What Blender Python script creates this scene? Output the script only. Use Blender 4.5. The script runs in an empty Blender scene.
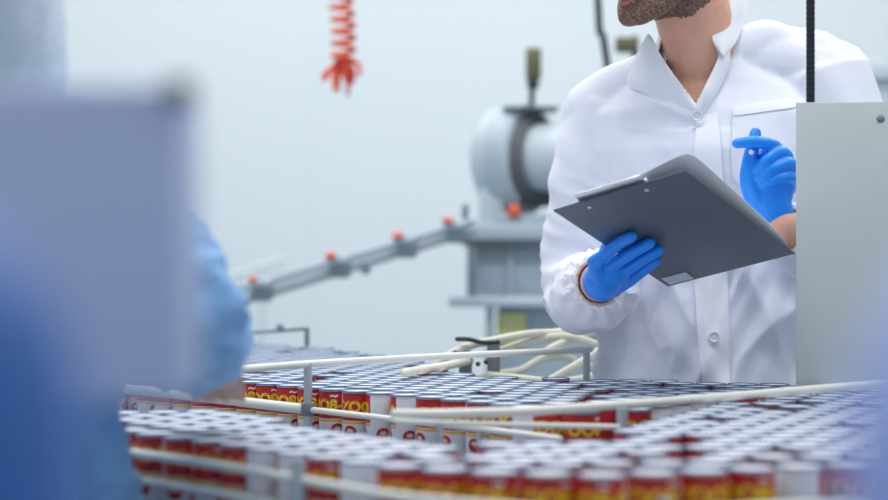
import bpy, bmesh, math, random
from mathutils import Vector, Matrix, noise
from mathutils.bvhtree import BVHTree
random.seed(7)
C = bpy.context.scene.collection
F = 1726.7; CX = 444.0; HY = 250.0; CAMZ = 1.16
PI = math.pi

def P(px, py, Y):
    """Point of the room seen at a given pixel of the photograph, at depth Y metres from the camera."""
    return Vector(((px - CX) * Y / F, Y, CAMZ + (HY - py) * Y / F))

def lin(c):
    if isinstance(c, str):
        c = c.lstrip('#'); c = [int(c[i:i+2], 16) / 255 for i in (0, 2, 4)]
        c = [x / 12.92 if x <= .04045 else ((x + .055) / 1.055) ** 2.4 for x in c]
    return (c[0], c[1], c[2], 1.0)

# ------------------------------------------------------------------ materials
def mat(name, col, rough=.5, metal=0.0, var=.06, scale=12, bump=0.0, bscale=40, sheen=0, sss=0, coat=0):
    m = bpy.data.materials.new(name); m.use_nodes = True
    nt = m.node_tree; N = nt.nodes; L = nt.links
    b = N['Principled BSDF']
    col = lin(col)
    b.inputs['Roughness'].default_value = rough; b.inputs['Metallic'].default_value = metal
    b.inputs['Sheen Weight'].default_value = sheen; b.inputs['Subsurface Weight'].default_value = sss
    b.inputs['Coat Weight'].default_value = coat
    if sss: b.inputs['Subsurface Scale'].default_value = .01
    tc = N.new('ShaderNodeTexCoord')
    n = N.new('ShaderNodeTexNoise'); n.inputs['Scale'].default_value = scale; n.inputs['Detail'].default_value = 3
    L.new(tc.outputs['Object'], n.inputs['Vector'])
    r = N.new('ShaderNodeValToRGB'); e = r.color_ramp.elements
    e[0].position = .3; e[1].position = .7
    e[0].color = tuple(x * (1 - var) for x in col[:3]) + (1,)
    e[1].color = tuple(min(1, x * (1 + var)) for x in col[:3]) + (1,)
    L.new(n.outputs['Fac'], r.inputs['Fac']); L.new(r.outputs['Color'], b.inputs['Base Color'])
    if bump:
        n2 = N.new('ShaderNodeTexNoise'); n2.inputs['Scale'].default_value = bscale; n2.inputs['Detail'].default_value = 4
        L.new(tc.outputs['Object'], n2.inputs['Vector'])
        bp = N.new('ShaderNodeBump'); bp.inputs['Strength'].default_value = bump; bp.inputs['Distance'].default_value = .01
        L.new(n2.outputs['Fac'], bp.inputs['Height']); L.new(bp.outputs['Normal'], b.inputs['Normal'])
    return m

def label_material():
    """Printed tin label in the can's UV frame: red field with a yellow band below it, a red oval badge on the white foot."""
    m = bpy.data.materials.new('printed_label'); m.use_nodes = True
    nt = m.node_tree; N = nt.nodes; L = nt.links; b = N['Principled BSDF']
    b.inputs['Roughness'].default_value = .38
    uv = N.new('ShaderNodeUVMap'); sp = N.new('ShaderNodeSeparateXYZ'); L.new(uv.outputs['UV'], sp.inputs['Vector'])
    U, V = sp.outputs['X'], sp.outputs['Y']
    def mth(op, a, c, d=None):
        n = N.new('ShaderNodeMath'); n.operation = op
        for i, s in enumerate((a, c, d)):
            if s is None: continue
            if isinstance(s, (int, float)): n.inputs[i].default_value = s
            else: L.new(s, n.inputs[i])
        return n.outputs[0]
    def band(x, lo, hi): return mth('MULTIPLY', mth('GREATER_THAN', x, lo), mth('LESS_THAN', x, hi))
    def mix(fac, a, c):
        n = N.new('ShaderNodeMix'); n.data_type = 'RGBA'
        L.new(fac, n.inputs[0])
        if isinstance(a, tuple): n.inputs[6].default_value = a
        else: L.new(a, n.inputs[6])
        n.inputs[7].default_value = c
        return n.outputs[2]
    side = band(U, .20, .80)
    red = mth('MULTIPLY', side, band(V, .44, .975))
    dark = mth('MULTIPLY', side, band(V, .945, .975))
    yel = mth('MULTIPLY', side, band(V, .375, .425))
    def oval(u, v, a, c2):
        du = mth('DIVIDE', mth('SUBTRACT', U, u), a); dv = mth('DIVIDE', mth('SUBTRACT', V, v), c2)
        return mth('LESS_THAN', mth('ADD', mth('MULTIPLY', du, du), mth('MULTIPLY', dv, dv)), 1.0)
    c = mix(red, lin('#e3e3ec'), lin('#b8121c'))
    c = mix(dark, c, lin('#8f1420'))
    c = mix(yel, c, lin('#e9b81c'))
    for u in (.33, .66, .95):
        c = mix(oval(u, .22, .075, .13), c, lin('#c01c24'))
        c = mix(oval(u, .25, .035, .035), c, lin('#e8cfc0'))
    c = mix(band(V, .428, .436), c, lin('#e3e3ec'))
    c = mix(mth('MULTIPLY', mth('GREATER_THAN', mth('ABSOLUTE', mth('SUBTRACT', U, .5), 0), .44), band(V, .05, .09)), c, lin('#a8202a'))
    L.new(c, b.inputs['Base Color'])
    return m

M = {
 'wall': mat('painted_wall', '#e1ecf2', .6, var=.012, scale=.6),
 'floor': mat('epoxy_floor', '#8fa0ac', .35, var=.06, scale=2),
 'ceil': mat('ceiling_panel', '#dfe7ec', .7, var=.01, scale=2),
 'seam': mat('wall_seam', '#e0ebf1', .6, var=.02),
 'skin': mat('skin', '#e9b399', .5, var=.07, scale=30, sss=.12, bump=.08, bscale=180),
 'skinw': mat('skin_of_worker', '#957a6e', .5, var=.06, scale=25),
 'lip': mat('lip_skin', '#b9706c', .42, var=.06, scale=60),
 'hair': mat('dark_hair', '#2a211e', .55, var=.2, scale=90, bump=.5, bscale=200),
 'coat': mat('white_coat_cloth', '#e4e9f8', .75, var=.012, scale=20, bump=.10, bscale=34, sheen=.15),
 'coat2': mat('white_collar_cloth', '#eef2fb', .75, var=.01, scale=30, bump=.05, bscale=60, sheen=.1),
 'button': mat('pearl_button', '#dfe5f0', .25, var=.04, scale=80),
 'trouser': mat('dark_trouser_cloth', '#39424f', .8, var=.08, scale=30),
 'glove': mat('blue_nitrile', '#0c8cff', .42, var=.05, scale=40, bump=.12, bscale=90),
 'board': mat('charcoal_clipboard', '#525b6c', .38, var=.05, scale=8, bump=.02, bscale=60),
 'chrome': mat('polished_metal', '#dde3e8', .32, .75, var=.03),
 'paper': mat('white_paper', '#eef1f6', .8, var=.01),
 'sticker': mat('grey_sticker', '#c6d0da', .5, var=.1, scale=120),
 'steel': mat('brushed_steel', '#b9c4cb', .42, .55, var=.05, scale=6),
 'panel': mat('zinc_sheet', '#d0dadc', .5, .3, var=.05, scale=4, bump=.03, bscale=14),
 'rod_dark': mat('black_threaded_steel', '#343942', .45, .6, var=.1),
 'dark': mat('dark_metal', '#3d454d', .5, .4, var=.08),
 'grey': mat('grey_machine_paint', '#b4c4d0', .5, .2, var=.05, scale=4),
 'lightgrey': mat('pale_machine_paint', '#c3d2dc', .5, .1, var=.04, scale=4),
 'pale': mat('white_machine_paint', '#d9e4ea', .5, .05, var=.03, scale=4),
 'midgrey': mat('mid_grey_metal', '#7d8c98', .5, .2, var=.06, scale=20),
 'olive': mat('olive_brass', '#6b6a52', .5, .4, var=.1),
 'brown': mat('brown_rubber', '#5b6066', .6, var=.1),
 'orange': mat('orange_plastic', '#e2623f', .5, var=.06),
 'coil': mat('coral_hose', '#e0512f', .45, var=.08, scale=60),
 'yellow': mat('yellow_notice', '#d9d38f', .6, var=.06, scale=20),
 'cream': mat('cream_tube', '#dedccb', .45, var=.03, scale=10),
 'bracket': mat('galvanised_bracket', '#84898a', .5, .5, var=.08, scale=30),
 'rail': mat('white_guide_rail', '#dfe2dd', .42, var=.03, scale=20),
 'lid': mat('tin_lid', '#6886a6', .5, .3, var=.03, scale=50),
 'bed': mat('conveyor_belt', '#7f8e9b', .5, .2, var=.06, scale=20),
 'bluecloth': mat('blue_smock_cloth', '#7fb2e6', .75, var=.04, scale=10, bump=.15, bscale=25, sheen=.1),
 'net': mat('pale_blue_hair_net', '#d8e5f6', .8, var=.05, scale=40, bump=.2, bscale=120),
 'box': mat('lilac_grey_box', '#c6d2f2', .55, var=.03, scale=3),
 'bluepost': mat('blue_post_paint', '#2f66b2', .5, var=.04, scale=3),
 'lilacpost': mat('lilac_post_paint', '#abbeff', .5, var=.03, scale=3),
 'ink': mat('yellow_print', '#f0c419', .4, var=.02),
 'inkw': mat('white_print', '#eeeaf0', .4, var=.02),
 'label': label_material(),
}

# ------------------------------------------------------------------ mesh helpers
def wloc(o):
    v = Vector((0, 0, 0))
    while o is not None:
        v += o.location; o = o.parent
    return v

def tag(o, label=None, cat=None, group=None, kind=None):
    if label: o['label'] = label
    if cat: o['category'] = cat
    if group: o['group'] = group
    if kind: o['kind'] = kind
    return o

def thing(name, label, cat, loc, group=None):
    o = bpy.data.objects.new(name, None); C.objects.link(o); o.location = loc; o.empty_display_size = .05
    return tag(o, label, cat, group)

def obj(name, src, material, parent=None, base=None, smooth=True, label=None):
    """Link one mesh object. src (a bmesh or a mesh) is in room coordinates."""
    if isinstance(src, bmesh.types.BMesh):
        me = bpy.data.meshes.new(name); bmesh.ops.recalc_face_normals(src, faces=src.faces[:]); src.to_mesh(me); src.free()
    else: me = src; me.name = name
    off = wloc(parent) if parent is not None else Vector(base if base is not None else (0, 0, 0))
    me.transform(Matrix.Translation(-off))
    if not isinstance(material, (list, tuple)): material = [material]
    me.materials.clear()
    for m in material: me.materials.append(m)
    if smooth:
        me.polygons.foreach_set('use_smooth', [True] * len(me.polygons))
        try: me.set_sharp_from_angle(angle=math.radians(38))
        except Exception: pass
    o = bpy.data.objects.new(name, me); C.objects.link(o)
    if parent is not None: o.parent = parent
    else: o.location = off
    if label: o['label'] = label
    return o

def cr(pts, n=6):
    """Catmull-Rom through points (tuples of any length)."""
    out = []; K = len(pts)
    for i in range(K - 1):
        p0 = pts[max(i-1, 0)]; p1 = pts[i]; p2 = pts[i+1]; p3 = pts[min(i+2, K-1)]
        for j in range(n):
            t = j / n
            out.append(tuple(.5*((2*b)+(-a+c)*t+(2*a-5*b+4*c-d)*t*t+(-a+3*b-3*c+d)*t**3) for a, b, c, d in zip(p0, p1, p2, p3)))
    out.append(tuple(pts[-1])); return out

def sweep(bm, pts, rad, seg=12, smooth=5, round_caps=True, squash=1.0, up=None):
    pts = [tuple(p) for p in pts]
    if not isinstance(rad, (list, tuple)): rad = [rad] * len(pts)
    q = [p + (r,) for p, r in zip(pts, rad)]
    if smooth and len(q) > 2: q = cr(q, smooth)
    pp = [Vector(a[:3]) for a in q]; rr = [a[3] for a in q]
    tan = [(pp[min(i+1, len(pp)-1)] - pp[max(i-1, 0)]).normalized() for i in range(len(pp))]
    nrm = Vector(up) if up is not None else (Vector((0, 0, 1)) if abs(tan[0].z) < .9 else Vector((1, 0, 0)))
    rings = []
    seq = []
    if round_caps:
        for k in (80, 50, 25):
            a = math.radians(k); seq.append((pp[0] - tan[0]*rr[0]*math.sin(a), tan[0], rr[0]*math.cos(a)))
    seq += list(zip(pp, tan, rr))
    if round_caps:
        for k in (25, 50, 80):
            a = math.radians(k); seq.append((pp[-1] + tan[-1]*rr[-1]*math.sin(a), tan[-1], rr[-1]*math.cos(a)))
    for p, t, r in seq:
        nrm = (nrm - t * nrm.dot(t)).normalized(); b = t.cross(nrm)
        rings.append([bm.verts.new(p + nrm*(r*math.cos(2*PI*k/seg)) + b*(r*squash*math.sin(2*PI*k/seg))) for k in range(seg)])
    for a, b in zip(rings, rings[1:]):
        for k in range(seg): bm.faces.new((a[k], a[(k+1) % seg], b[(k+1) % seg], b[k]))
    bm.faces.new(rings[0][::-1]); bm.faces.new(rings[-1])
    return bm

def loft(bm, rings):
    R = [[bm.verts.new(p) for p in r] for r in rings]; n = len(R[0])
    for a, b in zip(R, R[1:]):
        for k in range(n): bm.faces.new((a[k], a[(k+1) % n], b[(k+1) % n], b[k]))
    bm.faces.new(R[0][::-1]); bm.faces.new(R[-1]); return bm

def ell(c, hw, hd, z, rot, n=32, p=2.3):
    out = []
    for k in range(n):
        a = 2*PI*k/n; x = math.copysign(abs(math.cos(a))**(2/p), math.cos(a))*hw; y = math.copysign(abs(math.sin(a))**(2/p), math.sin(a))*hd
        out.append(Vector((c[0] + x*math.cos(rot) - y*math.sin(rot), c[1] + x*math.sin(rot) + y*math.cos(rot), z)))
    return out

def box(bm, c, s, rot=None, bevel=0.0):
    r = bmesh.ops.create_cube(bm, size=1.0)
    mt = Matrix.Translation(Vector(c)) @ (rot if rot is not None else Matrix.Identity(4)) @ Matrix.Diagonal((s[0], s[1], s[2], 1))
    bmesh.ops.transform(bm, matrix=mt, verts=r['verts'])
    if bevel:
        es = list({e for v in r['verts'] for e in v.link_edges})
        bmesh.ops.bevel(bm, geom=es, offset=bevel, segments=2, profile=.5, affect='EDGES')
    return bm

def ball(bm, c, s, rot=None, seg=20):
    r = bmesh.ops.create_uvsphere(bm, u_segments=seg, v_segments=seg//2+2, radius=1.0)
    if not isinstance(s, (list, tuple)): s = (s, s, s)
    mt = Matrix.Translation(Vector(c)) @ (rot if rot is not None else Matrix.Identity(4)) @ Matrix.Diagonal((s[0], s[1], s[2], 1))
    bmesh.ops.transform(bm, matrix=mt, verts=r['verts']); return bm

def lathe(bm, prof, seg=24, mtx=None, uvl=None, close=True):
    """prof: (radius, z) list; optional uv with v = z / height."""
    rings = []; zs = [z for r, z in prof]; H = max(zs) or 1
    for r, z in prof:
        rings.append([bm.verts.new((r*math.cos(2*PI*k/seg), r*math.sin(2*PI*k/seg), z)) for k in range(seg)])
    fs = []
    for i in range(len(rings)-1):
        for k in range(seg):
            f = bm.faces.new((rings[i][k], rings[i][(k+1) % seg], rings[i+1][(k+1) % seg], rings[i+1][k])); fs.append(f)
            if uvl:
                for lp, (u, z) in zip(f.loops, ((k/seg, prof[i][1]), ((k+1)/seg, prof[i][1]), ((k+1)/seg, prof[i+1][1]), (k/seg, prof[i+1][1]))):
                    lp[uvl].uv = (u, z/H)
    if close:
        fs.append(bm.faces.new(rings[0][::-1])); fs.append(bm.faces.new(rings[-1]))
    if mtx is not None: bmesh.ops.transform(bm, matrix=mtx, verts=[v for r in rings for v in r])
    return fs

def extr(bm, poly, z0, z1):
    a = [bm.verts.new((x, y, z0)) for x, y in poly]; b = [bm.verts.new((x, y, z1)) for x, y in poly]; n = len(poly)
    bm.faces.new(a[::-1]); bm.faces.new(b)
    for k in range(n): bm.faces.new((a[k], a[(k+1) % n], b[(k+1) % n], b[k]))
    return bm

def fuse(bm, voxel, it=4, factor=.5):
    """Grow the overlapping volumes of a bmesh into one continuous skin."""
    bmesh.ops.recalc_face_normals(bm, faces=bm.faces[:])
    me = bpy.data.meshes.new('tmp'); bm.to_mesh(me); bm.free()
    o = bpy.data.objects.new('tmp', me); C.objects.link(o)
    r = o.modifiers.new('r', 'REMESH'); r.mode = 'VOXEL'; r.voxel_size = voxel
    if it:
        s = o.modifiers.new('s', 'SMOOTH'); s.factor = factor; s.iterations = it
    dg = bpy.context.evaluated_depsgraph_get(); dg.update()
    out = bpy.data.meshes.new_from_object(o.evaluated_get(dg))
    bpy.data.objects.remove(o); bpy.data.meshes.remove(me)
    return out

def solid(me, thick, sub=0, offset=0.0):
    o = bpy.data.objects.new('tmp', me); C.objects.link(o)
    if sub:
        u = o.modifiers.new('u', 'SUBSURF'); u.levels = sub; u.render_levels = sub
    s = o.modifiers.new('s', 'SOLIDIFY'); s.thickness = thick; s.offset = offset
    dg = bpy.context.evaluated_depsgraph_get(); dg.update()
    out = bpy.data.meshes.new_from_object(o.evaluated_get(dg)); bpy.data.objects.remove(o); return out

def bvh(me):
    return BVHTree.FromPolygons([v.co.copy() for v in me.vertices], [tuple(p.vertices) for p in me.polygons])

EYE = Vector((0, 0, CAMZ))
def on_surface(tree, px, py, off, fallback=2.9):
    d = (P(px, py, 1.0) - EYE).normalized()
    loc, n, i, dist = tree.ray_cast(EYE, d)
    if loc is None: loc = P(px, py, fallback)
    return loc - d * off

def grid_mesh(rows):
    bm = bmesh.new(); R = [[bm.verts.new(p) for p in r] for r in rows]
    for a, b in zip(R, R[1:]):
        for k in range(len(a)-1): bm.faces.new((a[k], a[k+1], b[k+1], b[k]))
    me = bpy.data.meshes.new('grid'); bmesh.ops.recalc_face_normals(bm, faces=bm.faces[:]); bm.to_mesh(me); bm.free(); return me

def resample(pl, n):
    L = [0]
    for a, b in zip(pl, pl[1:]): L.append(L[-1] + math.dist(a, b))
    out = []
    for k in range(n):
        t = L[-1]*k/(n-1); i = 0
        while i < len(pl)-2 and L[i+1] < t: i += 1
        f = (t-L[i])/max(L[i+1]-L[i], 1e-9); out.append(tuple(a+(b-a)*f for a, b in zip(pl[i], pl[i+1])))
    return out

def inside(x, y, poly):
    r = False; j = len(poly)-1
    for i in range(len(poly)):
        xi, yi = poly[i]; xj, yj = poly[j]
        if (yi > y) != (yj > y) and x < (xj-xi)*(y-yi)/(yj-yi)+xi: r = not r
        j = i
    return r

# ------------------------------------------------------------------ camera, light, room
sc = bpy.context.scene
cam = bpy.data.objects.new('camera', bpy.data.cameras.new('camera')); C.objects.link(cam)
cam.location = EYE; cam.rotation_euler = (PI/2, 0, 0)
cam.data.lens = 70; cam.data.sensor_width = 36; cam.data.shift_y = (HY-250)/888
cam.data.clip_start = .02
cam.data.dof.use_dof = True; cam.data.dof.focus_distance = 2.72; cam.data.dof.aperture_fstop = 2.45
sc.camera = cam
vs = sc.view_settings; vs.view_transform = 'Standard'; vs.look = 'None'; vs.gamma = 1; vs.exposure = 0.80; vs.use_curve_mapping = False
sc.cycles.use_denoising = True
sc.cycles.max_bounces = 8

w = bpy.data.worlds.new('hall_daylight'); sc.world = w; w.use_nodes = True
bg = w.node_tree.nodes['Background']; bg.inputs[0].default_value = (.80, .865, .92, 1); bg.inputs[1].default_value = .34

def area(name, loc, size, energy, col=(1.0, .965, .925), rot=(0, 0, 0)):
    l = bpy.data.lights.new(name, 'AREA'); l.shape = 'RECTANGLE'; l.size, l.size_y = size; l.energy = energy; l.color = col
    o = bpy.data.objects.new(name, l); C.objects.link(o); o.location = loc; o.rotation_euler = rot; return o
area('ceiling_lamp', (-.8, 2.2, 4.1), (2.4, .5), 33)
area('ceiling_lamp', (1.6, 2.0, 4.1), (2.4, .5), 33)
area('ceiling_lamp', (-1.5, 4.6, 4.1), (3.0, .6), 36)
area('ceiling_lamp', (2.0, 4.6, 4.1), (3.0, .6), 36)
area('ceiling_lamp', (0, 6.6, 4.1), (6.0, .6), 39)

def struct(name, bm, m):
    o = obj(name, bm, m, smooth=False); o['kind'] = 'structure'; return o
struct('floor', box(bmesh.new(), (0, 3, -.05), (16, 14, .1)), M['floor'])
struct('wall_back', box(bmesh.new(), (0, 8.1, 2.1), (16, .2, 4.3)), M['wall'])
struct('ceiling', box(bmesh.new(), (0, 4, 4.3), (16, 9, .1)), M['ceil'])
for i, x in enumerate((-3.15, -1.9, -.62, .62, 1.9, 3.15)):
    struct('trim_%d' % (i+1), box(bmesh.new(), (x, 7.9995, 2.1), (.02, .003, 4.3)), M['seam'])

# ------------------------------------------------------------------ conveyor table
ZB = .872; CANH = .078; CANR = .0238; PITCH = .0493
bed_poly = [(-.46, 2.06), (-.27, 1.80), (-.16, 1.69), (-.06, 1.59), (.03, 1.55), (.14, 1.525), (.25, 1.55), (.45, 1.58), (1.0, 1.70), (1.1, 1.9), (1.1, 2.55), (.62, 2.72), (.30, 2.83), (.20, 2.84), (.27, 3.05), (.24, 3.25), (.0, 3.4), (-.10, 3.6), (-.22, 4.05), (-1.1, 4.05), (-1.1, 2.9), (-.52, 2.83), (-.46, 2.4)]
table = thing('conveyor_table', 'long steel accumulation table carrying the packed cans', 'conveyor', (0, 2.2, 0))
obj('bed', extr(bmesh.new(), bed_poly, ZB-.05, ZB), M['bed'], table, smooth=False)
for x, y in ((-.2, 1.95), (.25, 1.7), (.9, 1.85), (.9, 2.45), (-.2, 2.9), (-.9, 3.1), (-.8, 3.9), (-.25, 3.9)):
    obj('leg', box(bmesh.new(), (x, y, (ZB-.05)/2), (.05, .05, ZB-.05)), M['steel'], table, smooth=False)

# ------------------------------------------------------------------ cans
def prof_scale(p): return [(r*1.5, z*1.3) for r, z in p]
def can_mesh(seg):
    bm = bmesh.new(); uvl = bm.loops.layers.uv.new('UVMap')
    lathe(bm, prof_scale([(.0150, 0), (.0158, .0008), (.0158, .002), (.0152, .0035), (.0154, .004), (.0154, .0575), (.0152, .0582), (.0148, .0588)]), seg, uvl=uvl)
    me = bpy.data.meshes.new('can'); bm.to_mesh(me); bm.free(); me.materials.append(M['label'])
    me.polygons.foreach_set('use_smooth', [True]*len(me.polygons)); me.set_sharp_from_angle(angle=math.radians(40)); return me
def lid_mesh(seg):
    bm = bmesh.new()
    lathe(bm, prof_scale([(.0149, .0578), (.0160, .0583), (.0160, .0596), (.0155, .0600), (.0150, .0597), (.0147, .0572), (.0118, .0568), (.0112, .0576), (.004, .0577)]), seg)
    me = bpy.data.meshes.new('lid'); bm.to_mesh(me); bm.free(); me.materials.append(M['lid'])
    me.polygons.foreach_set('use_smooth', [True]*len(me.polygons)); me.set_sharp_from_angle(angle=math.radians(40)); return me
def text_mesh(s, size, mid_ang, z, m, bold, r=.0231):
    cu = bpy.data.curves.new('t', 'FONT'); cu.body = s; cu.size = size; cu.align_x = 'CENTER'; cu.offset = bold; cu.resolution_u = 3
    o = bpy.data.objects.new('t', cu); C.objects.link(o)
    dg = bpy.context.evaluated_depsgraph_get(); dg.update()
    me = bpy.data.meshes.new_from_object(o.evaluated_get(dg)); bpy.data.objects.remove(o)
    for v in me.vertices:
        a = mid_ang + v.co.x/r; v.co = Vector(((r+.0006)*math.cos(a), (r+.0006)*math.sin(a), z+v.co.y))
    me.materials.clear(); me.materials.append(m); return me
CAN_HI, LID_HI = can_mesh(28), lid_mesh(28)
CAN_LO, LID_LO = can_mesh(12), lid_mesh(12)
# the label's front (middle of the red field) is at angle pi
TXT = text_mesh('ZOO8-0', .0225, PI, .0472, M['ink'], .0010)
TXW = text_mesh('~', .0195, PI+.75, .0628, M['inkw'], .0005)

def poly_dist(pt, pl):
    best = 9
    for a, b in zip(pl, pl[1:]):
        ax, ay = a; bx, by = b; t = max(0, min(1, ((pt[0]-ax)*(bx-ax)+(pt[1]-ay)*(by-ay))/((bx-ax)**2+(by-ay)**2)))
        best = min(best, math.dist(pt, (ax+t*(bx-ax), ay+t*(by-ay))))
    return best
cells = {}
def free(x, y, d=.0479):
    i, j = int(math.floor(x/.06)), int(math.floor(y/.06))
    return all((x-a)**2+(y-b)**2 >= d*d for di in (-1, 0, 1) for dj in (-1, 0, 1) for a, b in cells.get((i+di, j+dj), ()))
def put(lst, x, y, tagname):
    if free(x, y):
        cells.setdefault((int(math.floor(x/.06)), int(math.floor(y/.06))), []).append((x, y)); lst.append((x, y, tagname)); return True
    return False
def lattice(lst, org, ang, poly, tagname, front=None):
    e1 = Vector((math.cos(ang), math.sin(ang))); e2 = Vector((-math.sin(ang), math.cos(ang)))
    for j in range(-10, 150):
        for i in range(-120, 120):
            p = Vector(org) + e1*((i + .5*(j % 2))*PITCH) + e2*(j*PITCH*.868)
            p += Vector((random.uniform(-1, 1), random.uniform(-1, 1)))*.0010
            if random.random() < .016: continue
            if inside(p.x, p.y, poly): put(lst, p.x, p.y, tagname)
back_front = [(-.50, 2.94), (-.389, 2.83), (-.309, 2.77), (-.156, 2.615), (-.02, 2.49), (.077, 2.39), (.151, 2.275), (.213, 2.245), (.363, 2.44), (.54, 2.655)]
front_front = [(-.45, 2.10), (-.392, 2.055), (-.239, 1.905), (-.137, 1.79), (-.0426, 1.695), (.034, 1.655), (.1445, 1.625), (.245, 1.655), (.329, 1.685), (.55, 1.74), (.80, 1.81)]
cans = []
for pl, tn in ((back_front, 'backrow'), (front_front, 'frontrow')):
    n = int(sum(math.dist(a, b) for a, b in zip(pl, pl[1:]))/.0488)
    for p in resample(pl, n): put(cans, p[0], p[1], tn)
aL = math.atan2(2.39-2.77, .077+.309); aR = math.atan2(2.655-2.245, .54-.213)
e_ = .02
lattice(cans, (-.02+.034, 2.49+.034), aL, [(-.49, 2.97), (-.309, 2.80), (-.156, 2.645), (-.02, 2.52), (.077, 2.42), (.16, 2.31), (.20, 2.5), (.22, 2.82), (.05, 2.90), (-.02, 3.15), (-.10, 3.38), (-.30, 3.78), (-.43, 3.9), (-.95, 3.9), (-.85, 2.97)], 'back')
lattice(cans, (.363-.03, 2.44+.036), aR, [(.15, 2.3), (.213, 2.275), (.363, 2.47), (.54, 2.685), (.52, 2.71), (.33, 2.79), (.20, 2.81), (.18, 2.5)], 'back')
lattice(cans, (-.137+.034, 1.79+.034), math.atan2(1.79-1.905, .102), [(-.45, 2.13), (-.392, 2.085), (-.239, 1.935), (-.137, 1.82), (-.0426, 1.725), (0, 1.71), (.02, 1.88), (-.05, 1.92), (-.131, 1.98), (-.205, 2.14), (-.324, 2.27), (-.45, 2.28)], 'front')
lattice(cans, (.1445, 1.625+.046), .06, [(-.03, 1.72), (.034, 1.68), (.1445, 1.65), (.245, 1.68), (.329, 1.71), (.55, 1.765), (.80, 1.84), (.80, 2.62), (.62, 2.66), (.545, 2.56), (.30, 2.27), (.24, 2.10), (.197, 1.92), (.1275, 1.89), (.0, 1.89)], 'front')

def proj(x, y, z): return CX + F*x/y, HY - F*(z-CAMZ)/y
white_px = [(376, 400), (402,418), (436, 456), (520, 545)]
rows = {'backrow': [], 'frontrow': []}; mass = []
for x, y, t in cans:
    px, py = proj(x, y, .95)
    if -40 < px < 928 and py < 560:
        (rows[t] if t in rows else mass).append((px, py, x, y, t))
    elif y > 2.5 and px > -200: mass.append((px, py+1000, x, y, t))
for t in rows: rows[t].sort()
rng = random.Random(11)
def ordinal(n):
    return {1: 'first', 2: 'second', 3: 'third'}.get(n) or '%d%s' % (n, 'th' if n % 100 in (11, 12, 13) else {1: 'st', 2: 'nd', 3: 'rd'}.get(n % 10, 'th'))
proto = None; total = 0
def make_can(x, y, rot, label, group, lettered):
    global total
    o = bpy.data.objects.new('can', CAN_HI); C.objects.link(o); o.location = (x, y, ZB); o.rotation_euler.z = rot
    tag(o, label, 'can', group)
    l = bpy.data.objects.new('lid', LID_HI); C.objects.link(l); l.parent = o
    if lettered:
        a = bpy.data.objects.new('lettering', TXT); C.objects.link(a); a.parent = o
        b = bpy.data.objects.new('script', TXW); C.objects.link(b); b.parent = o
    total += 1
def facing(x, y): return math.atan2(-y, -x)       # direction from the can to the camera
for t, desc, grp in (('backrow', 'rear lane\'s edge row', 'edge row of cans on the rear lane'),
                     ('frontrow', 'near lane\'s edge row', 'edge row of cans on the near lane')):
    for k, (px, py, x, y, _) in enumerate(rows[t]):
        if t == 'backrow':
            white = any(a <= px <= b for a, b in white_px) or (px > 640 and rng.random() < .5)
            turn = (.62 if px < 345 else -.35) + rng.uniform(-.25, .25)
        else:
            white = any(a <= px <= b for a, b in ((140, 150), (214, 228), (266, 300), (338, 390), (656, 692), (792, 845))); turn = rng.uniform(-.7, .7)
        rot = facing(x, y) - PI + (PI if white else 0) - turn
        lab = '%s slim can, %s from the left in the %s' % ('white-faced' if white else 'red and yellow', ordinal(k+1), desc)
        make_can(x, y, rot, lab, grp, True)
mass.sort(key=lambda c: (c[1] > 1000, c[3]))
rest = mass[max(0, 300-total):]
for px, py, x, y, t in mass[:max(0, 300-total)]:
    g = 'silver-lidded cans packed on the near lane' if t == 'front' else 'silver-lidded cans packed on the rear lane'
    make_can(x, y, rng.uniform(-.6, .6) + facing(x, y) - PI, 'silver-lidded slim can packed inside the blurred ' + ('near lane, behind its edge row' if t == 'front' else 'rear lane, behind its edge row'), g, False)
def merged(name, src, m, parent):
    n = len(src.vertices); vs_, fs_, uv_ = [], [], []
    sv = [v.co.copy() for v in src.vertices]; sf = [tuple(p.vertices) for p in src.polygons]
    ul = src.uv_layers[0].data if src.uv_layers else None
    su = [tuple(u.uv) for u in ul] if ul else []
    r2 = random.Random(3)
    for px, py, x, y, t in rest:
        a = r2.uniform(-.9, .9) + facing(x, y) - PI; ca, sa = math.cos(a), math.sin(a); b = len(vs_)
        vs_ += [(v.x*ca-v.y*sa+x, v.x*sa+v.y*ca+y, v.z+ZB) for v in sv]; fs_ += [tuple(i+b for i in f) for f in sf]; uv_ += su
    me = bpy.data.meshes.new(name); me.from_pydata(vs_, [], fs_)
    if su:
        l = me.uv_layers.new(name='UVMap'); l.data.foreach_set('uv', [c for u in uv_ for c in u])
    return obj(name, me, m, parent=parent, smooth=True)
far = merged('packed_cans', CAN_LO, M['label'], None)
tag(far, 'mass of slim cans packed across the rest of the table behind the nearest ones', 'cans', kind='stuff')
ll = merged('lids', LID_LO, M['lid'], far); ll['kind'] = 'stuff'

# ------------------------------------------------------------------ guide rails
def rail(label, rods, posts, base, rad, m='rail', group='guide rails of the conveyor table', clamps=()):
    t = thing('guide_rail', label, 'guide rail', base, group)
    for pts, r in rods: obj('rod', sweep(bmesh.new(), pts, r, 14, 6), M[m], t)
    for (x, y, z0, z1, r) in posts:
        obj('post', lathe_at(x, y, z0, z1, r), M['steel'], t)
        if z1-z0 > .06:
            bm = bmesh.new(); lathe(bm, [(r*1.9, 0), (r*1.9, .012)], 16, Matrix.Translation((x, y, z0))); obj('foot', bm, M['steel'], t)
    for c in clamps:
        obj('clamp', box(bmesh.new(), c, (.02, .02, .02), bevel=.003), M['bracket'], t)
    return t
def lathe_at(x, y, z0, z1, r):
    bm = bmesh.new(); lathe(bm, [(r, 0), (r, z1-z0)], 14, Matrix.Translation((x, y, z0))); return bm
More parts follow.
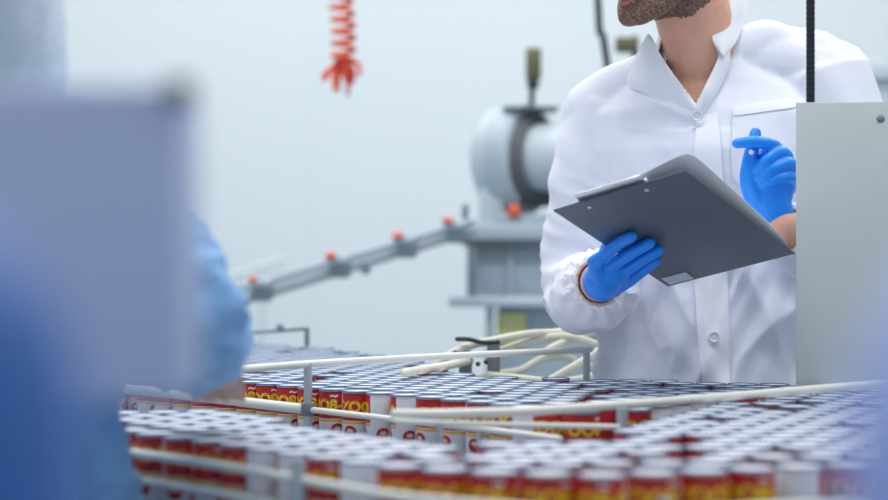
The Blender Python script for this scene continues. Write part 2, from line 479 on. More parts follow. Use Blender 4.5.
# upper white rail over the rear lane (with the steel post standing at its middle)
pA = [P(150, 377.5, 2.325), P(200, 373, 2.41), P(308, 364, 2.595), P(430, 357, 2.77), P(590, 349.5, 2.98)]
xm, ym = P(308, 364, 2.595).xy; xe, ye = P(586.5, 350, 2.98).xy
rail('white tube rail passing above the can tops from one steel post to another', [(pA, .0056)],
     [(xm, ym, ZB, P(308, 363, 2.595).z, .0062), (xe, ye, ZB, P(586, 350, 2.98).z, .0060)], (xm, ym, ZB), .005, clamps=[(xm, ym, P(308, 409, 2.595).z)])
pB = [P(60, 383, 2.88), P(150, 391, 2.83), P(205, 397.5, 2.76), P(303, 409, 2.60)]
pB2 = [P(305, 409, 2.60), P(400, 420, 2.455), P(480, 429, 2.335), P(560, 439, 2.20)]
xb_, yb_ = P(480, 429, 2.335).xy
rail('low white rail before the red cans, thick at one end, thinner beyond the post', [(pB, .0078), (pB2, .0046)],
     [(xb_, yb_, ZB, P(480, 429, 2.335).z, .004)], (xb_, yb_, ZB), .006)
pC = [P(395, 416.5, 2.11), P(430, 416.5, 2.116), P(520, 414, 2.148), P(560, 411.5, 2.18), P(650, 405, 2.273), P(760, 396, 2.413), P(868, 387, 2.47), P(960, 380, 2.50)]
pC = [q + Vector((0, 0, .003)) for q in pC]
xc, yc = P(622, 410, 2.205).xy
rail('cream rail sweeping along the rear lane to the metal guard sheet', [(pC, .0062)], [(xc, yc, ZB, P(622, 408, 2.205).z, .0075)], (xc, yc, ZB), .005)
pD = [P(395, 421, 2.10), P(430, 422.5, 2.11), P(520, 425, 2.14), P(618, 427, 2.19)]
xd, yd = P(440, 422.6, 2.112).xy
rail('thin white rail just under the cream rail, ending at its post', [(pD, .0036)], [(xd, yd, ZB, P(440, 422.6, 2.112).z, .004)], (xd, yd, ZB), .003)
fpts = [(-.50, 2.10), (-.405, 2.01), (-.255, 1.862), (-.158, 1.748), (-.06, 1.645), (.025, 1.602), (.1445, 1.573), (.252, 1.602), (.338, 1.634), (.555, 1.688), (.80, 1.757)]
pF = [(x, y, .9295 - .011*max(0, min(1, (x+.12)/.3))) for x, y in fpts]; pG = [(x, y, z-.03) for x, y, z in pF]
pF_posts = []
for x, y in ((-.146, 1.730), (.20, 1.575), (-.36, 1.962)):
    pF_posts.append((x, y-.012, ZB, .953 if x == -.146 else .935, .0055))
rail('pair of blurred cream rails along the lane of cans nearest the camera', [(pF, .0050), (pG, .0048)], pF_posts, (.20, 1.56, ZB), .004)
# far dark rail
t = thing('guide_rail', 'thin dark rail with a square end at the far side of the table', 'guide rail', P(308, 346, 3.86), 'guide rails of the conveyor table')
obj('rod', sweep(bmesh.new(), [P(120, 339, 3.86), P(250, 332.5, 3.86), P(307, 328.5, 3.86)], .0045, 10, 4), M['midgrey'], t)
zt = P(307, 328.5, 3.86).z; xx = P(307, 328, 3.86).x
obj('post', lathe_at(xx, 3.86, ZB, zt, .0055), M['midgrey'], t)
obj('knob', ball(bmesh.new(), P(280, 327, 3.86), .009), M['midgrey'], t)

# ------------------------------------------------------------------ bent cream tubes on brackets
tb = thing('tube_guide', 'tangle of bent cream tubes on grey brackets beside the white-coated man', 'tube guide', (P(494, 383, 3.15).x, 3.15, ZB))
def T(pts): obj('tube', sweep(bmesh.new(), [P(*p) for p in pts], .0074, 12, 6), M['cream'], tb)
T([(440, 362, 3.10), (454, 352.5, 3.1), (472, 345, 3.12), (488, 341.5, 3.13), (528, 334, 3.2), (553, 332.5, 3.25), (578, 329.5, 3.28), (625, 324, 3.32)])
T([(486, 355, 3.14), (499, 351.5, 3.16), (521, 344, 3.2), (546, 338, 3.23), (570, 337, 3.22), (605, 347, 3.24), (630, 354, 3.26)])
T([(548, 350, 3.19), (569, 340, 3.23), (589, 333, 3.3), (625, 326, 3.38)])
T([(405, 373, 2.79), (420, 370, 2.87), (445, 366, 2.99), (470, 361, 3.12)])
T([(488, 376.5, 3.14), (499, 374, 3.15), (521, 370, 3.17), (544, 358, 3.2), (566, 357.5, 3.22), (582, 364, 3.24), (604, 370.5, 3.25), (630, 374, 3.26)])
T([(545, 383, 3.12), (573, 367, 3.15), (591, 356, 3.18), (606, 346.5, 3.2), (630, 332, 3.24)])
T([(488, 375.5, 3.10), (510, 377.5, 3.1), (555, 382, 3.08), (585, 378, 3.15), (604, 371, 3.2), (630, 362, 3.25)])
T([(464, 382, 3.1), (474, 380, 3.1), (487, 377, 3.1)])
for px0, px1, py0, Y in ((459, 472, 351, 3.11), (487, 500, 341, 3.125)):
    a, b = P(px0, py0, Y), P(px1, py0, Y)
    obj('bracket', box(bmesh.new(), ((a.x+b.x)/2, Y, (a.z+ZB)/2), (b.x-a.x, .012, a.z-ZB), bevel=.002), M['bracket'], tb)
obj('clamp_bar', sweep(bmesh.new(), [P(457, 339, 3.1), P(470, 339.5, 3.1), P(482, 342.5, 3.1), P(498, 342, 3.1)], .0042, 8, 3), M['dark'], tb)
for q in ((455, 353, 3.085), (456, 363, 3.085), (478, 364, 3.09), (486, 362, 3.09)):
    obj('bolt', ball(bmesh.new(), P(*q), .0045, seg=12), M['dark'], tb)

# ------------------------------------------------------------------ hanging metal guard sheet
gp = thing('metal_guard', 'zinc-grey metal guard sheet hung on a dark threaded rod before the man', 'guard panel', (P(842, 250, 2.55).x, 2.55, .97))
rz = Matrix.Rotation(math.radians(-6), 4, 'Z')
x0 = P(797, 100, 2.55).x
zg0, zg1 = .957, P(800, 102.5, 2.55).z
ctr = Vector((x0 + .19, 2.53, (zg0+zg1)/2))
obj('sheet', box(bmesh.new(), ctr, (.385, .003, zg1-zg0), rz, bevel=.001), M['panel'], gp)
for px, py in ((881, 119),):
    p = P(px, py, 2.512); bm = bmesh.new(); lathe(bm, [(.0065, 0), (.0065, .004), (.003, .006)], 6, Matrix.Translation((p.x, p.y+.004, p.z)) @ Matrix.Rotation(PI/2, 4, 'X')); obj('bolt', bm, M['midgrey'], gp)
def threaded(x, y, z0, z1, r):
    prof = []; n = int((z1-z0)/.008)
    for k in range(n):
        z = (z1-z0)*k/n; prof += [(r, z), (r, z+.004), (r*.93, z+.0053), (r*.93, z+.0067)]
    bm = bmesh.new(); lathe(bm, prof, 12, Matrix.Translation((x, y, z0))); return bm
px_ = P(809.5, 50, 2.56).x
obj('threaded_rod', threaded(px_, 2.553, zg1-.03, 4.25, .0066), M['rod_dark'], gp)
obj('threaded_rod', threaded(px_+.33, 2.518, zg1-.03, 4.25, .0066), M['rod_dark'], gp)
bm = bmesh.new(); box(bm, (px_, 2.560, zg1-.015), (.02, .012, .03)); obj('hanger_lug', bm, M['panel'], gp)
bm = bmesh.new(); box(bm, (px_+.33, 2.525, zg1-.015), (.02, .012, .03)); obj('hanger_lug', bm, M['panel'], gp)

# ------------------------------------------------------------------ the man in the white coat
S = .97
BA, BB, BC, BD = [EYE + (p - EYE)*S for p in (P(553, 211, 2.591), P(686, 171, 2.4555), P(786, 262, 2.685), P(664, 289, 2.82))]
bu = (BB-BA).normalized(); bv = (BD-BA); bv = (bv - bu*bv.dot(bu)).normalized(); bn = bu.cross(bv)   # bn: writing face, up and towards the man
bw, bh = .2245, .311
ROT = math.radians(-14)                     # the torso is turned a little to his right
tc0 = Vector((.452, 2.985))
# ---- body (one continuous skin)
bm = bmesh.new()
def body_ring(z, hw, hd, dx=0, dy=0): return ell((tc0.x+dx, tc0.y+dy), hw, hd, z, ROT)
loft(bm, [body_ring(.84, .165, .105), body_ring(.95, .165, .11), body_ring(1.08, .155, .10), body_ring(1.22, .165, .11), body_ring(1.34, .180, .115), body_ring(1.41, .175, .095), body_ring(1.455, .11, .07), body_ring(1.48, .068, .06)])
neck0 = Vector((.457, 2.985, 1.44)); neck1 = Vector((.408, 2.930, 1.61))
sweep(bm, [neck0, (neck0+neck1)/2 + Vector((.004, .0, 0)), neck1], [.068, .066, .064], 20)
for s in (-1, 1): sweep(bm, [neck0 + Vector((.02*s, .015, .03)), (tc0.x+.13*s, 3.0-.03*s, 1.43)], [.045, .04], 14)
# clavicles
SR = Vector((.271, 3.035, 1.388)); ER = Vector((.244, 2.985, 1.105)); 
SL = Vector((.668, 2.955, 1.440)); EL = Vector((.700, 2.835, 1.115))
WR = P(602, 282, 2.675); WL = P(779, 226, 2.63)
for s, e, w_ in ((SR, ER, WR), (SL, EL, WL)):
    sweep(bm, [s, (s+e)/2, e, (e*.55+w_*.45), w_], [.058, .048, .040, .039, .029], 16)
for s in (-1, 1):
    sweep(bm, [(tc0.x+.085*s, 2.99, .87), (tc0.x+.09*s, 2.985, .50), (tc0.x+.095*s, 3.0, .09), (tc0.x+.097*s, 2.99, .05)], [.085, .06, .042, .042], 16)
    sweep(bm, [(tc0.x+.097*s, 3.01, .04), (tc0.x+.10*s, 2.85, .03)], [.04, .03], 12)
# head: F face direction, R his left, U up
hc = Vector((.352, 2.887, 1.679))
Fd = Vector((-.80, -.60, -.34)).normalized(); Rd = Fd.cross(Vector((0, 0, 1))).normalized(); Rd = -Rd; Ud = Rd.cross(Fd).normalized()
if Ud.z < 0: Ud = -Ud
HM = Matrix((( Rd.x, Fd.x, Ud.x, hc.x), (Rd.y, Fd.y, Ud.y, hc.y), (Rd.z, Fd.z, Ud.z, hc.z), (0, 0, 0, 1)))
HR = HM.to_3x3().to_4x4()
def H(r, f, u): return HM @ Vector((r, f, u))
ball(bm, H(0, -.012, .028), (.076, .096, .092), HR, 28)
ball(bm, H(0, .030, -.030), (.064, .062, .080), HR, 24)
ball(bm, H(0, .045, -.072), (.046, .046, .042), HR, 20)
for s in (-1, 1):
    sweep(bm, [H(.060*s, -.005, -.055), H(.046*s, .045, -.092), H(.012*s, .086, -.108)], [.020, .020, .019], 12)
    ball(bm, H(.045*s, .072, -.022), (.020, .018, .02), HR, 14)
    ball(bm, H(.075*s, -.012, -.01), (.009, .022, .033), HR, 14)
    sweep(bm, [H(.012*s, .094, .028), H(.045*s, .080, .026)], [.009, .008], 10)
ball(bm, H(0, .084, -.108), (.022, .017, .018), HR, 16)
ball(bm, H(0, .082, -.073), (.028, .018, .022), HR, 16)
sweep(bm, [H(0, .092, .022), H(0, .103, -.005), H(0, .112, -.028)], [.009, .010, .013], 12)
for s in (-1, 1): ball(bm, H(.013*s, .101, -.032), (.009, .010, .008), HR, 12)
# hands inside the gloves
ball(bm, P(604, 275, 2.665), (.014, .014, .014)); ball(bm, P(766, 190, 2.625), (.022, .014, .03))
body = fuse(bm, .0045, 5)
body_copy = body.copy(); body_bvh = bvh(body)
man = obj('person', body, M['skin'], base=(tc0.x, tc0.y, 0))
tag(man, 'person in a white lab coat and blue gloves holding a dark clipboard', 'person')

def submesh(me, keep, off, thick=None):
    """Copy of the faces of a skin for which keep(centre, normal) holds, lifted off by off."""
    idx = {}; vv = []; ff = []
    for p in me.polygons:
        if keep(p.center, p.normal):
            f = []
            for i in p.vertices:
                if i not in idx: idx[i] = len(vv); v = me.vertices[i]; vv.append(v.co + v.normal*off)
                f.append(idx[i])
            ff.append(f)
    m2 = bpy.data.meshes.new('sub'); m2.from_pydata(vv, [], ff); return m2
HI = HM.inverted()
def is_beard(c, n):
    q = HI @ c
    if c.z > 1.549 + .003*noise.noise(c*50) + max(0, (CX+F*c.x/c.y)-690)*.0012 and c.z < 1.60 and c.y < 2.945 and q.z < -.05 and q.y < .06 and c.x < .45: return True
    if not (q.z < -.030 and q.z > -.135 and q.y > -.015 and abs(q.x) < .085): return False
    if math.hypot(q.x/.024, (q.z+.078)/.0095) < 1 and q.y > .07: return False       # lips
    if q.z > -.052 and abs(q.x) < .014 and q.y > .09: return False
    lim = -.050 - max(0, (q.y-.03))*.1 + (.035 if q.y < .025 else 0) + (.012 if q.y > .075 and abs(q.x) < .03 else 0)
    low = -.118 + .028*noise.noise(c*40)*.4 - .02*(q.y < .02)
    return q.z < lim + .006*noise.noise(c*60) and not (q.y < .03 and q.z < -.088 + .004*noise.noise(c*70)) and not (q.y < .07 and q.z < -.118)
bd = submesh(body_copy, is_beard, .0008)
mb = bpy.data.materials.new('stubble'); mb.use_nodes = True
nt = mb.node_tree; b_ = nt.nodes['Principled BSDF']; b_.inputs['Roughness'].default_value = .7
nz = nt.nodes.new('ShaderNodeTexNoise'); nz.inputs['Scale'].default_value = 420; nz.inputs['Detail'].default_value = 2
tcn = nt.nodes.new('ShaderNodeTexCoord'); rp = nt.nodes.new('ShaderNodeValToRGB')
rp.color_ramp.elements[0].position = .38; rp.color_ramp.elements[0].color = lin('#4a3b37'); rp.color_ramp.elements[1].position = .66; rp.color_ramp.elements[1].color = lin('#a5806e')
nt.links.new(tcn.outputs['Object'], nz.inputs['Vector']); nt.links.new(nz.outputs['Fac'], rp.inputs['Fac']); nt.links.new(rp.outputs['Color'], b_.inputs['Base Color'])
obj('beard', bd, mb, man, label='dark stubble beard')
def is_hair(c, n):
    q = HI @ c
    return (q.z > .045 and (q.z > .085 or q.y < .06)) or (q.y < -.03 and q.z > -.05 and abs(q.x) < .09) 
obj('hair', submesh(body_copy, is_hair, .009), M['hair'], man, label='short dark hair')
bm = bmesh.new()
sweep(bm, [H(-.024, .084, -.0755), H(-.010, .0985, -.0715), H(0, .1000, -.0725), H(.010, .0985, -.0715), H(.024, .084, -.0755)], [.0022, .005, .0046, .005, .0022], 10)
sweep(bm, [H(-.022, .084, -.0775), H(0, .0985, -.0835), H(.022, .084, -.0775)], [.0022, .006, .0022], 10)
obj('mouth', bm, M['lip'], man)
for s in (-1, 1):
    bm = bmesh.new(); ball(bm, H(.032*s, .079, .006), (.013, .010, .0068), HR, 16); ey = obj('eye', bm, M['button'], man)
    bm = bmesh.new(); ball(bm, H(.033*s, .0865, .004), (.0055, .0036, .0055), HR, 14); obj('iris', bm, M['dark'], ey)
    bm = bmesh.new(); sweep(bm, [H(.018*s, .088, .009), H(.032*s, .0905, .0135), H(.046*s, .080, .009)], [.003, .004, .003], 8); obj('eyelid', bm, M['skin'], ey)
    bm = bmesh.new(); sweep(bm, [H(.014*s, .102, .030), H(.032*s, .097, .036), H(.050*s, .081, .030)], [.003, .0042, .002], 8); obj('eyebrow', bm, M['hair'], man)

# ---- lab coat
bm = bmesh.new()
def coat_ring(z, hw, hd, dx=0, dy=0, p=2.4): return ell((tc0.x+dx, tc0.y+dy), hw, hd, z, ROT, 40, p)
loft(bm, [coat_ring(.58, .235, .165), coat_ring(.72, .225, .155), coat_ring(.86, .196, .145), coat_ring(1.0, .174, .132), coat_ring(1.10, .170, .128), coat_ring(1.22, .190, .133), coat_ring(1.33, .212, .134),
          coat_ring(1.395, .212, .115), coat_ring(1.435, .165, .09), coat_ring(1.465, .105, .080), coat_ring(1.482, .085, .078)])
for s, sl in ((SR, -1), (SL, 1)):
    sweep(bm, [neck0 + Vector((.035*sl if sl < 0 else .010, .012, .018 + (.020 if sl > 0 else 0))), (neck0+Vector((0, 0, .018)))*.5 + s*.5 + Vector((0, 0, .025)), s + Vector((.0, 0, .012))], [.060 if sl > 0 else .052, .060, .066], 20)
sweep(bm, [P(733, 66, 2.948), P(744, 53, 2.955), P(760, 46, 2.965), P(785, 52, 2.97), P(815, 60, 2.96)], [.034, .040, .043, .045, .05], 16)
fR = (ER*.5+WR*.5); fL = (EL*.5+WL*.5)
cuffR = ER + (WR-ER)*.86; cuffL = EL + (WL-EL)*.90
sweep(bm, [SR + Vector((.02, 0, .01)), SR*.6+ER*.4+Vector((-.006, 0, 0)), ER + Vector((-.004, .008, -.004)), fR + Vector((0, 0, -.012)), ER + (WR-ER)*.74 + Vector((0, 0, -.008)), cuffR], [.078, .070, .062, .062, .058, .043], 24, round_caps=False)
sweep(bm, [SL + Vector((-.02, 0, .01)), SL*.6+EL*.4+Vector((.006, 0, 0)), EL, fL, EL + (WL-EL)*.74, cuffL], [.083, .074, .064, .058, .054, .040], 24, round_caps=False)
coat = fuse(bm, .005, 6)
# cloth folds
axR = (WR-ER).normalized()
def fold(co):
    d = 0.0
    # drape of the torso: long soft vertical folds, tighter towards the hem
    torso = max(0, 1-max(0, abs(co.x-tc0.x)-.16)/.05)
    lo = max(0, min(1, (1.33-co.z)/.25))
    v = Vector((co.x*10+co.z*2.2, co.y*10, co.z*2.2))
    n1 = noise.noise(v); d += torso*lo*.022*(1-2*abs(n1))*1.0 - torso*lo*.009
    n4 = noise.noise(Vector((co.x*24-co.z*10, co.y*10, co.z*7+co.x*5))+Vector((3, 7, 1))); d += torso*min(1, lo+.15)*.007*(1-2.2*abs(n4))
    # pulls running from under the arm down to the button line
    v2 = Vector(((co.x+co.z*.75)*16, co.y*4, (co.z-co.x*.75)*3.5))
    n2 = noise.noise(v2+Vector((5, 1, 2))); d += .008*n2*(1 if co.z < 1.36 else .45)
    # sleeve creases around the elbows
    for S_, E_, W_ in ((SR, ER, WR), (SL, EL, WL)):
        de = (co-E_).length
        if de < .24 and (abs(co.x-tc0.x) > .17 or co.y < 2.84):
            k = max(0, 1-de/.24); n3 = noise.noise(Vector((co.x*14+co.y*10, co.y*8, co.z*26+co.x*10)))
            d += .015*k*(1-2.2*abs(n3))
        t = (co-E_).dot((W_-E_).normalized())/(W_-E_).length
        if .60 < t < 1.0 and (co-(E_+(W_-E_)*t)).length < .085:       # gathers into the elastic cuff
            r = co-(E_+(W_-E_)*t); a = math.atan2(r.z, r.x+r.y)
            d += .0045*math.sin(a*13+2*noise.noise(co*30))*((t-.60)/.4)
    return d
co_new = [v.co + v.normal*fold(v.co) for v in coat.vertices]
for v, c in zip(coat.vertices, co_new): v.co = c
coat.update()
full_bvh = bvh(coat)
# open neck: remove cloth inside the V and the closing discs at the cuffs
vpoly = [(648, 20), (652, 36), (669, 69), (696, 104), (704, 90), (722, 56), (716, 36), (735, 6), (735, -20)]
def proj3(c): return CX + F*c.x/c.y, HY - F*(c.z-CAMZ)/c.y
dR = (WR-ER).normalized(); dL = (WL-EL).normalized()
def dead(c, n):
    px, py = proj3(c)
    if inside(px, py, vpoly) and c.y < 3.0: return True
    for cc, dd in ((cuffR, dR), (cuffL, dL)):
        h = (c-cc).dot(dd)
        if -.012 < h < .06 and (c-cc-dd*h).length < .037: return True
    if c.z < .60 and n.z < -.5: return True
    return False
coat2 = submesh(coat, lambda c, n: not dead(c, n), 0)
coat_o = obj('lab_coat', coat2, M['coat'], man)
# elastic cuff bands
for cc, dd, r in ((cuffR, dR, .043), (cuffL, dL, .040)):
    bm = bmesh.new(); a1 = dd.orthogonal().normalized(); a2 = dd.cross(a1); n = 144
    prof = [(-.040, .0095, 1.2), (-.026, .0085, 1), (-.012, .0045, .8), (-.004, .0015, .6), (.002, .0025, 1), (.008, .001, 1), (.010, -.004, .5), (.004, -.009, .3), (-.012, -.011, 0), (-.035, -.010, 0)]
    R_ = []
    for k in range(n):
        a = 2*PI*k/n; w_ = math.sin(a*17 + 1.5*math.sin(a*3)) + .4*math.sin(a*29)
        R_.append([bm.verts.new(cc + dd*x + (a1*math.cos(a)+a2*math.sin(a))*(r+y+.0016*w_*q)) for x, y, q in prof])
    for k in range(n):
        for j in range(len(prof)-1):
            bm.faces.new((R_[k][j], R_[k][j+1], R_[(k+1) % n][j+1], R_[(k+1) % n][j]))
    obj('cuff', bm, M['coat2'], coat_o)

def strip(name, ea, eb, n, m, off, parent, material, thick=.0016, tree=None, bulge=0.0, sub=1):
    tree = tree or full_bvh
    A, B_ = resample(ea, n), resample(eb, n); rows_ = []
    for j in range(m):
        t = j/(m-1); row = []
        for a, b in zip(A, B_):
            x = a[0]+(b[0]-a[0])*t; y = a[1]+(b[1]-a[1])*t
            o_ = off + bulge*math.sin(PI*t)
            if len(a) > 2:
                Y = a[2]+(b[2]-a[2])*t; row.append(P(x, y, Y - bulge*math.sin(PI*t)))
            else: row.append(on_surface(tree, x, y, o_))
        rows_.append(row)
    me = solid(grid_mesh(rows_), thick, sub, 0)
    return obj(name, me, material, parent)
strip('placket', [(697, 116), (694, 160), (693, 210), (694, 270), (697, 330), (704, 400), (704, 430)], [(718, 112), (722, 160), (725, 210), (727, 270), (729, 330), (730, 400), (730, 430)], 40, 6, .0030, coat_o, M['coat2'])
strip('pocket', [(733, 106), (732, 130), (731, 160), (733, 180), (742, 186)], [(797, 97), (798, 130), (798, 160), (797, 180), (790, 186)], 20, 8, .0028, coat_o, M['coat'])
strip('pocket_hem', [(733, 106), (732.6, 116)], [(798, 97), (798, 107)], 4, 10, .0046, coat_o, M['coat2'])
# collar: folded lapel on his right, standing collar on his left
def Ys(px, py, off): return on_surface(full_bvh, px, py, off).y
lap_in = [(649, 33, 2.905), (652, 38, 2.895), (660, 55, 2.875), (669, 69, 2.86), (683, 87, Ys(690, 110, .016)), (696, 105, Ys(696, 112, .012))]
lap_out = [(640, 48, 2.925), (626, 80, Ys(626, 82, .008)), (630, 88, Ys(630, 88, .008)), (648, 93, Ys(648, 93, .008)), (672, 102, Ys(672, 104, .008)), (694, 112, Ys(694, 112, .007))]
strip('collar', lap_in, lap_out, 14, 6, 0, coat_o, M['coat2'], .003, bulge=.006)
st_in = [(734, -6, 2.945), (730, 6, 2.93), (720, 22, 2.91), (711, 36, 2.895), (714, 44, 2.888), (720, 52, 2.884)]
st_out = [(747, -6, 2.985), (747, 10, 2.96), (742, 27, 2.935), (736, 42, 2.907), (729, 51, 2.893), (724, 57, 2.885)]
strip('collar', st_in, st_out, 14, 6, 0, coat_o, M['coat2'], .003, bulge=.008)
lp_in = [(714, 44, 2.892), (720, 54, 2.886), (712, 72, 2.872), (703, 90, Ys(703, 112, .012)), (696, 105, Ys(696, 112, .011))]
lp_out = [(730, 49, 2.901), (729, 64, 2.892), (726, 73, Ys(727, 73, .006)), (722, 82, Ys(722, 84, .006)), (712, 100, Ys(712, 102, .006)), (700, 114, Ys(700, 114, .006))]
strip('lapel', lp_in, lp_out, 12, 5, 0, coat_o, M['coat2'], .003, bulge=.004)
# back of the collar around the neck
bm = bmesh.new(); rr = []
for k in range(17):
    a = math.radians(-20 + k*220/16); p = Vector((.450, 2.975, 0)); ring = []
    for z, r in ((1.462, .078), (1.500, .074), (1.535, .076), (1.520, .086), (1.478, .094)): ring.append(Vector((p.x + r*math.cos(a), p.y + r*math.sin(a)*.95, z)))
    rr.append(ring)
me = solid(grid_mesh(rr), .003, 1, 0); obj('collar', me, M['coat2'], coat_o)
# buttons
for px, py in ((697, 115.5), (714, 337), (711, 205)):
    c = on_surface(full_bvh, px, py, .0055 if py > 120 else .013); d = (EYE-c).normalized(); d = (d + Vector((0, -.2, .0))).normalized()
    bm = bmesh.new(); mt = Matrix.Translation(c) @ d.to_track_quat('Z', 'Y').to_matrix().to_4x4()
    lathe(bm, [(.0075, 0), (.0095, .0012), (.0095, .0028), (.0078, .0034), (.0066, .0022), (.0015, .0020)], 24, mt)
    for s in (-1, 1):
        ball(bm, mt @ Vector((.002*s, 0, .0022)), .0009, seg=8)
    obj('button', bm, M['button'], coat_o)
# trousers and shoes below the coat
bm = bmesh.new()
for s in (-1, 1): sweep(bm, [(tc0.x+.085*s, 2.99, .90), (tc0.x+.09*s, 2.985, .50), (tc0.x+.096*s, 3.0, .07)], [.10, .078, .066], 20, round_caps=False)
obj('trousers', fuse(bm, .01, 3), M['trouser'], man)
for s in (-1, 1):
    bm = bmesh.new(); sweep(bm, [(tc0.x+.097*s, 3.04, .052), (tc0.x+.099*s, 2.95, .052), (tc0.x+.102*s, 2.82, .04)], [.05, .05, .038], 16, squash=1.0)
    for v in bm.verts: v.co.z = max(v.co.z, 0.0)
    obj('shoe', bm, M['dark'], man)

# ---- gloved hand under the clipboard (his right)
def on_board(px, py, off):
    d = (P(px, py, 1.0)-EYE); t = (BA-EYE).dot(bn)/d.dot(bn); return EYE + d*t - bn*off
bm = bmesh.new()
G = lambda px, py, off: on_board(px, py, off)
fing = [ [(594, 250, .020), (606, 244, .017), (619, 236.5, .011), (632, 230.5, .010)],
         [(599, 260, .022), (614, 252, .020), (634, 243, .014), (650, 236.5, .011)],
         [(606, 269, .023), (622, 260, .021), (643, 250, .015), (659, 243.5, .011)],
         [(615, 277, .022), (629, 269.5, .020), (646, 260, .014), (657, 254, .011)] ]
rad = [[.0105, .0102, .0095, .0084], [.0108, .0106, .0098, .0085], [.0106, .0104, .0097, .0083], [.0100, .0098, .0090, .0075]]
for f_, r_ in zip(fing, rad): sweep(bm, [G(*q) for q in f_], r_, 14, 6)
# palm and back of the hand
wr = WR + (G(606, 264, .024)-WR)*.25
for q, r0, r1 in (((597, 253, .022), .014, .022), ((602, 261, .024), .016, .024), ((608, 269, .025), .015, .024), ((614, 276, .023), .013, .022)):
    sweep(bm, [G(*q), wr], [r0, r1], 14, 0)
ball(bm, (G(602, 264, .026)+wr)/2, (.028, .028, .026))
ball(bm, G(609, 263, .0215), (.034, .037, .0175), Matrix(((bu.x, bv.x, bn.x, 0), (bu.y, bv.y, bn.y, 0), (bu.z, bv.z, bn.z, 0), (0, 0, 0, 1))))
# thumb: leaves the side of the palm and closes over the writing face
tb0 = (G(601, 258, .02)*.6+wr*.4); 
sweep(bm, [tb0, G(605, 254, .0) + bn*.002, on_board(614, 248, 0) + bn*.0130, on_board(630, 240, 0) + bn*.0125], [.014, .0105, .0100, .0085], 14, 5)
# rolled glove hem at the wrist
sweep(bm, [wr, WR + (wr-WR)*.25], [.029, .0315], 18, 0)
gl = fuse(bm, .0019, 3); glove_r = obj('glove', gl, M['glove'], man, label='blue glove under the clipboard')

# ---- raised gloved hand (his left), fingers curled over the palm, index crossing the thumb
bm = bmesh.new()
Yh = 2.63
palm = [((770, 222), (768, 160), .021, .020), ((774, 222), (781, 163), .020, .018), ((766, 214), (757, 172), .020, .018), ((772, 218), (786, 182), .020, .015), ((763, 206), (751, 182), .017, .014)]
for a, b, r0, r1 in palm: sweep(bm, [P(a[0], a[1], Yh+.004), P((a[0]+b[0])/2, (a[1]+b[1])/2, Yh), P(b[0], b[1], Yh)], [r0, (r0+r1)/2+.002, r1], 16, 3)
ball(bm, P(766, 190, Yh-.006), (.030, .020, .042))
# thumb, up behind the index
sweep(bm, [P(757, 200, Yh-.008), P(749, 180, Yh-.016), P(750, 158, Yh-.018), P(754, 143, Yh-.014), P(755.5, 133, Yh-.010)], [.018, .0145, .0110, .0105, .0088], 16, 6)
# index: from its knuckle behind, bent forward, then level to the left over the thumb
sweep(bm, [P(779, 168, Yh+.012), P(777, 150, Yh-.006), P(769, 144.5, Yh-.024), P(752, 142, Yh-.033), P(737, 143.5, Yh-.034)], [.0125, .0110, .0100, .0092, .0078], 16, 6)
for q in ([(785, 172), (786, 157), (778, 153), (766, 161), (757, 170)], [(789, 180), (791, 167), (786, 164), (771, 170), (759, 177)], [(790, 188), (792, 180), (787, 177), (774, 180), (762.5, 184)]):
    sweep(bm, [P(*q[0], Yh+.012), P(*q[1], Yh-.006), P(*q[2], Yh-.022), P(*q[3], Yh-.031), P(*q[4], Yh-.026)], [.0125, .0115, .0106, .0098, .0085] if q[0][0] < 790 else [.011, .0103, .0095, .0086, .0074], 16, 6)
sweep(bm, [P(765, 186, Yh+.004), P(769, 206, Yh+.002), P(776, 226, Yh+.006)], [.036, .035, .031], 20, 3, squash=.85)
obj('glove', fuse(bm, .0019, 3), M['glove'], man, label='blue glove raised beside the pocket')

# ---- clipboard
cb = thing('clipboard', 'dark charcoal clipboard held up by the man in the white coat', 'clipboard', BA)
Mb = Matrix((( bu.x, bv.x, bn.x, BA.x), (bu.y, bv.y, bn.y, BA.y), (bu.z, bv.z, bn.z, BA.z), (0, 0, 0, 1)))
def bb(x, y, z, sx, sy, sz, bev=0): 
    b = bmesh.new(); box(b, (x, y, z), (sx, sy, sz), bevel=bev); bmesh.ops.transform(b, matrix=Mb, verts=b.verts[:]); return b
obj('board', bb(bw/2, bh/2, .0012, bw, bh, .0024, .0008), M['board'], cb)
clip = obj('clip', bb(.100, -.002, .0075, .112, .020, .004, .0012), M['chrome'], cb, label='bright metal clip')
b = bmesh.new(); sweep(b, [Mb @ Vector((.044, .006, .0078)), Mb @ Vector((.156, .006, .0078))], .0034, 12, 0); obj('clip_roll', b, M['chrome'], clip)
b = bmesh.new(); box(b, (.100, .020, .0062), (.10, .022, .002), bevel=.0008); bmesh.ops.transform(b, matrix=Mb, verts=b.verts[:]); obj('jaw', b, M['chrome'], clip)
for x in (.052, .150):
    b = bmesh.new(); lathe(b, [(.0034, 0), (.0034, .0012), (.002, .002)], 14, Mb @ Matrix.Translation((x+.0, .018, -.0)) @ Matrix.Rotation(PI, 4, 'X')); obj('rivet', b, M['chrome'], cb)
obj('sticker', bb(.030, bh-.019, -.0004, .044, .026, .0008), M['sticker'], cb, label='small grey sticker on the back')
rows_ = []
for j in range(9):
    y = .004 + .290*j/8
    rows_.append([Mb @ Vector((.014 + .214*i/8, y, .0042 + (.030*((i/8)**1.5)*(1-j/8)**.7 if i else 0))) for i in range(9)])
pp_ = obj('paper_sheet', solid(grid_mesh(rows_), .0008, 1, 0), M['paper'], base=Mb @ Vector((.11, .15, .004)))
tag(pp_, 'white paper sheet lying on the clipboard, one corner curling up at the clip', 'paper')
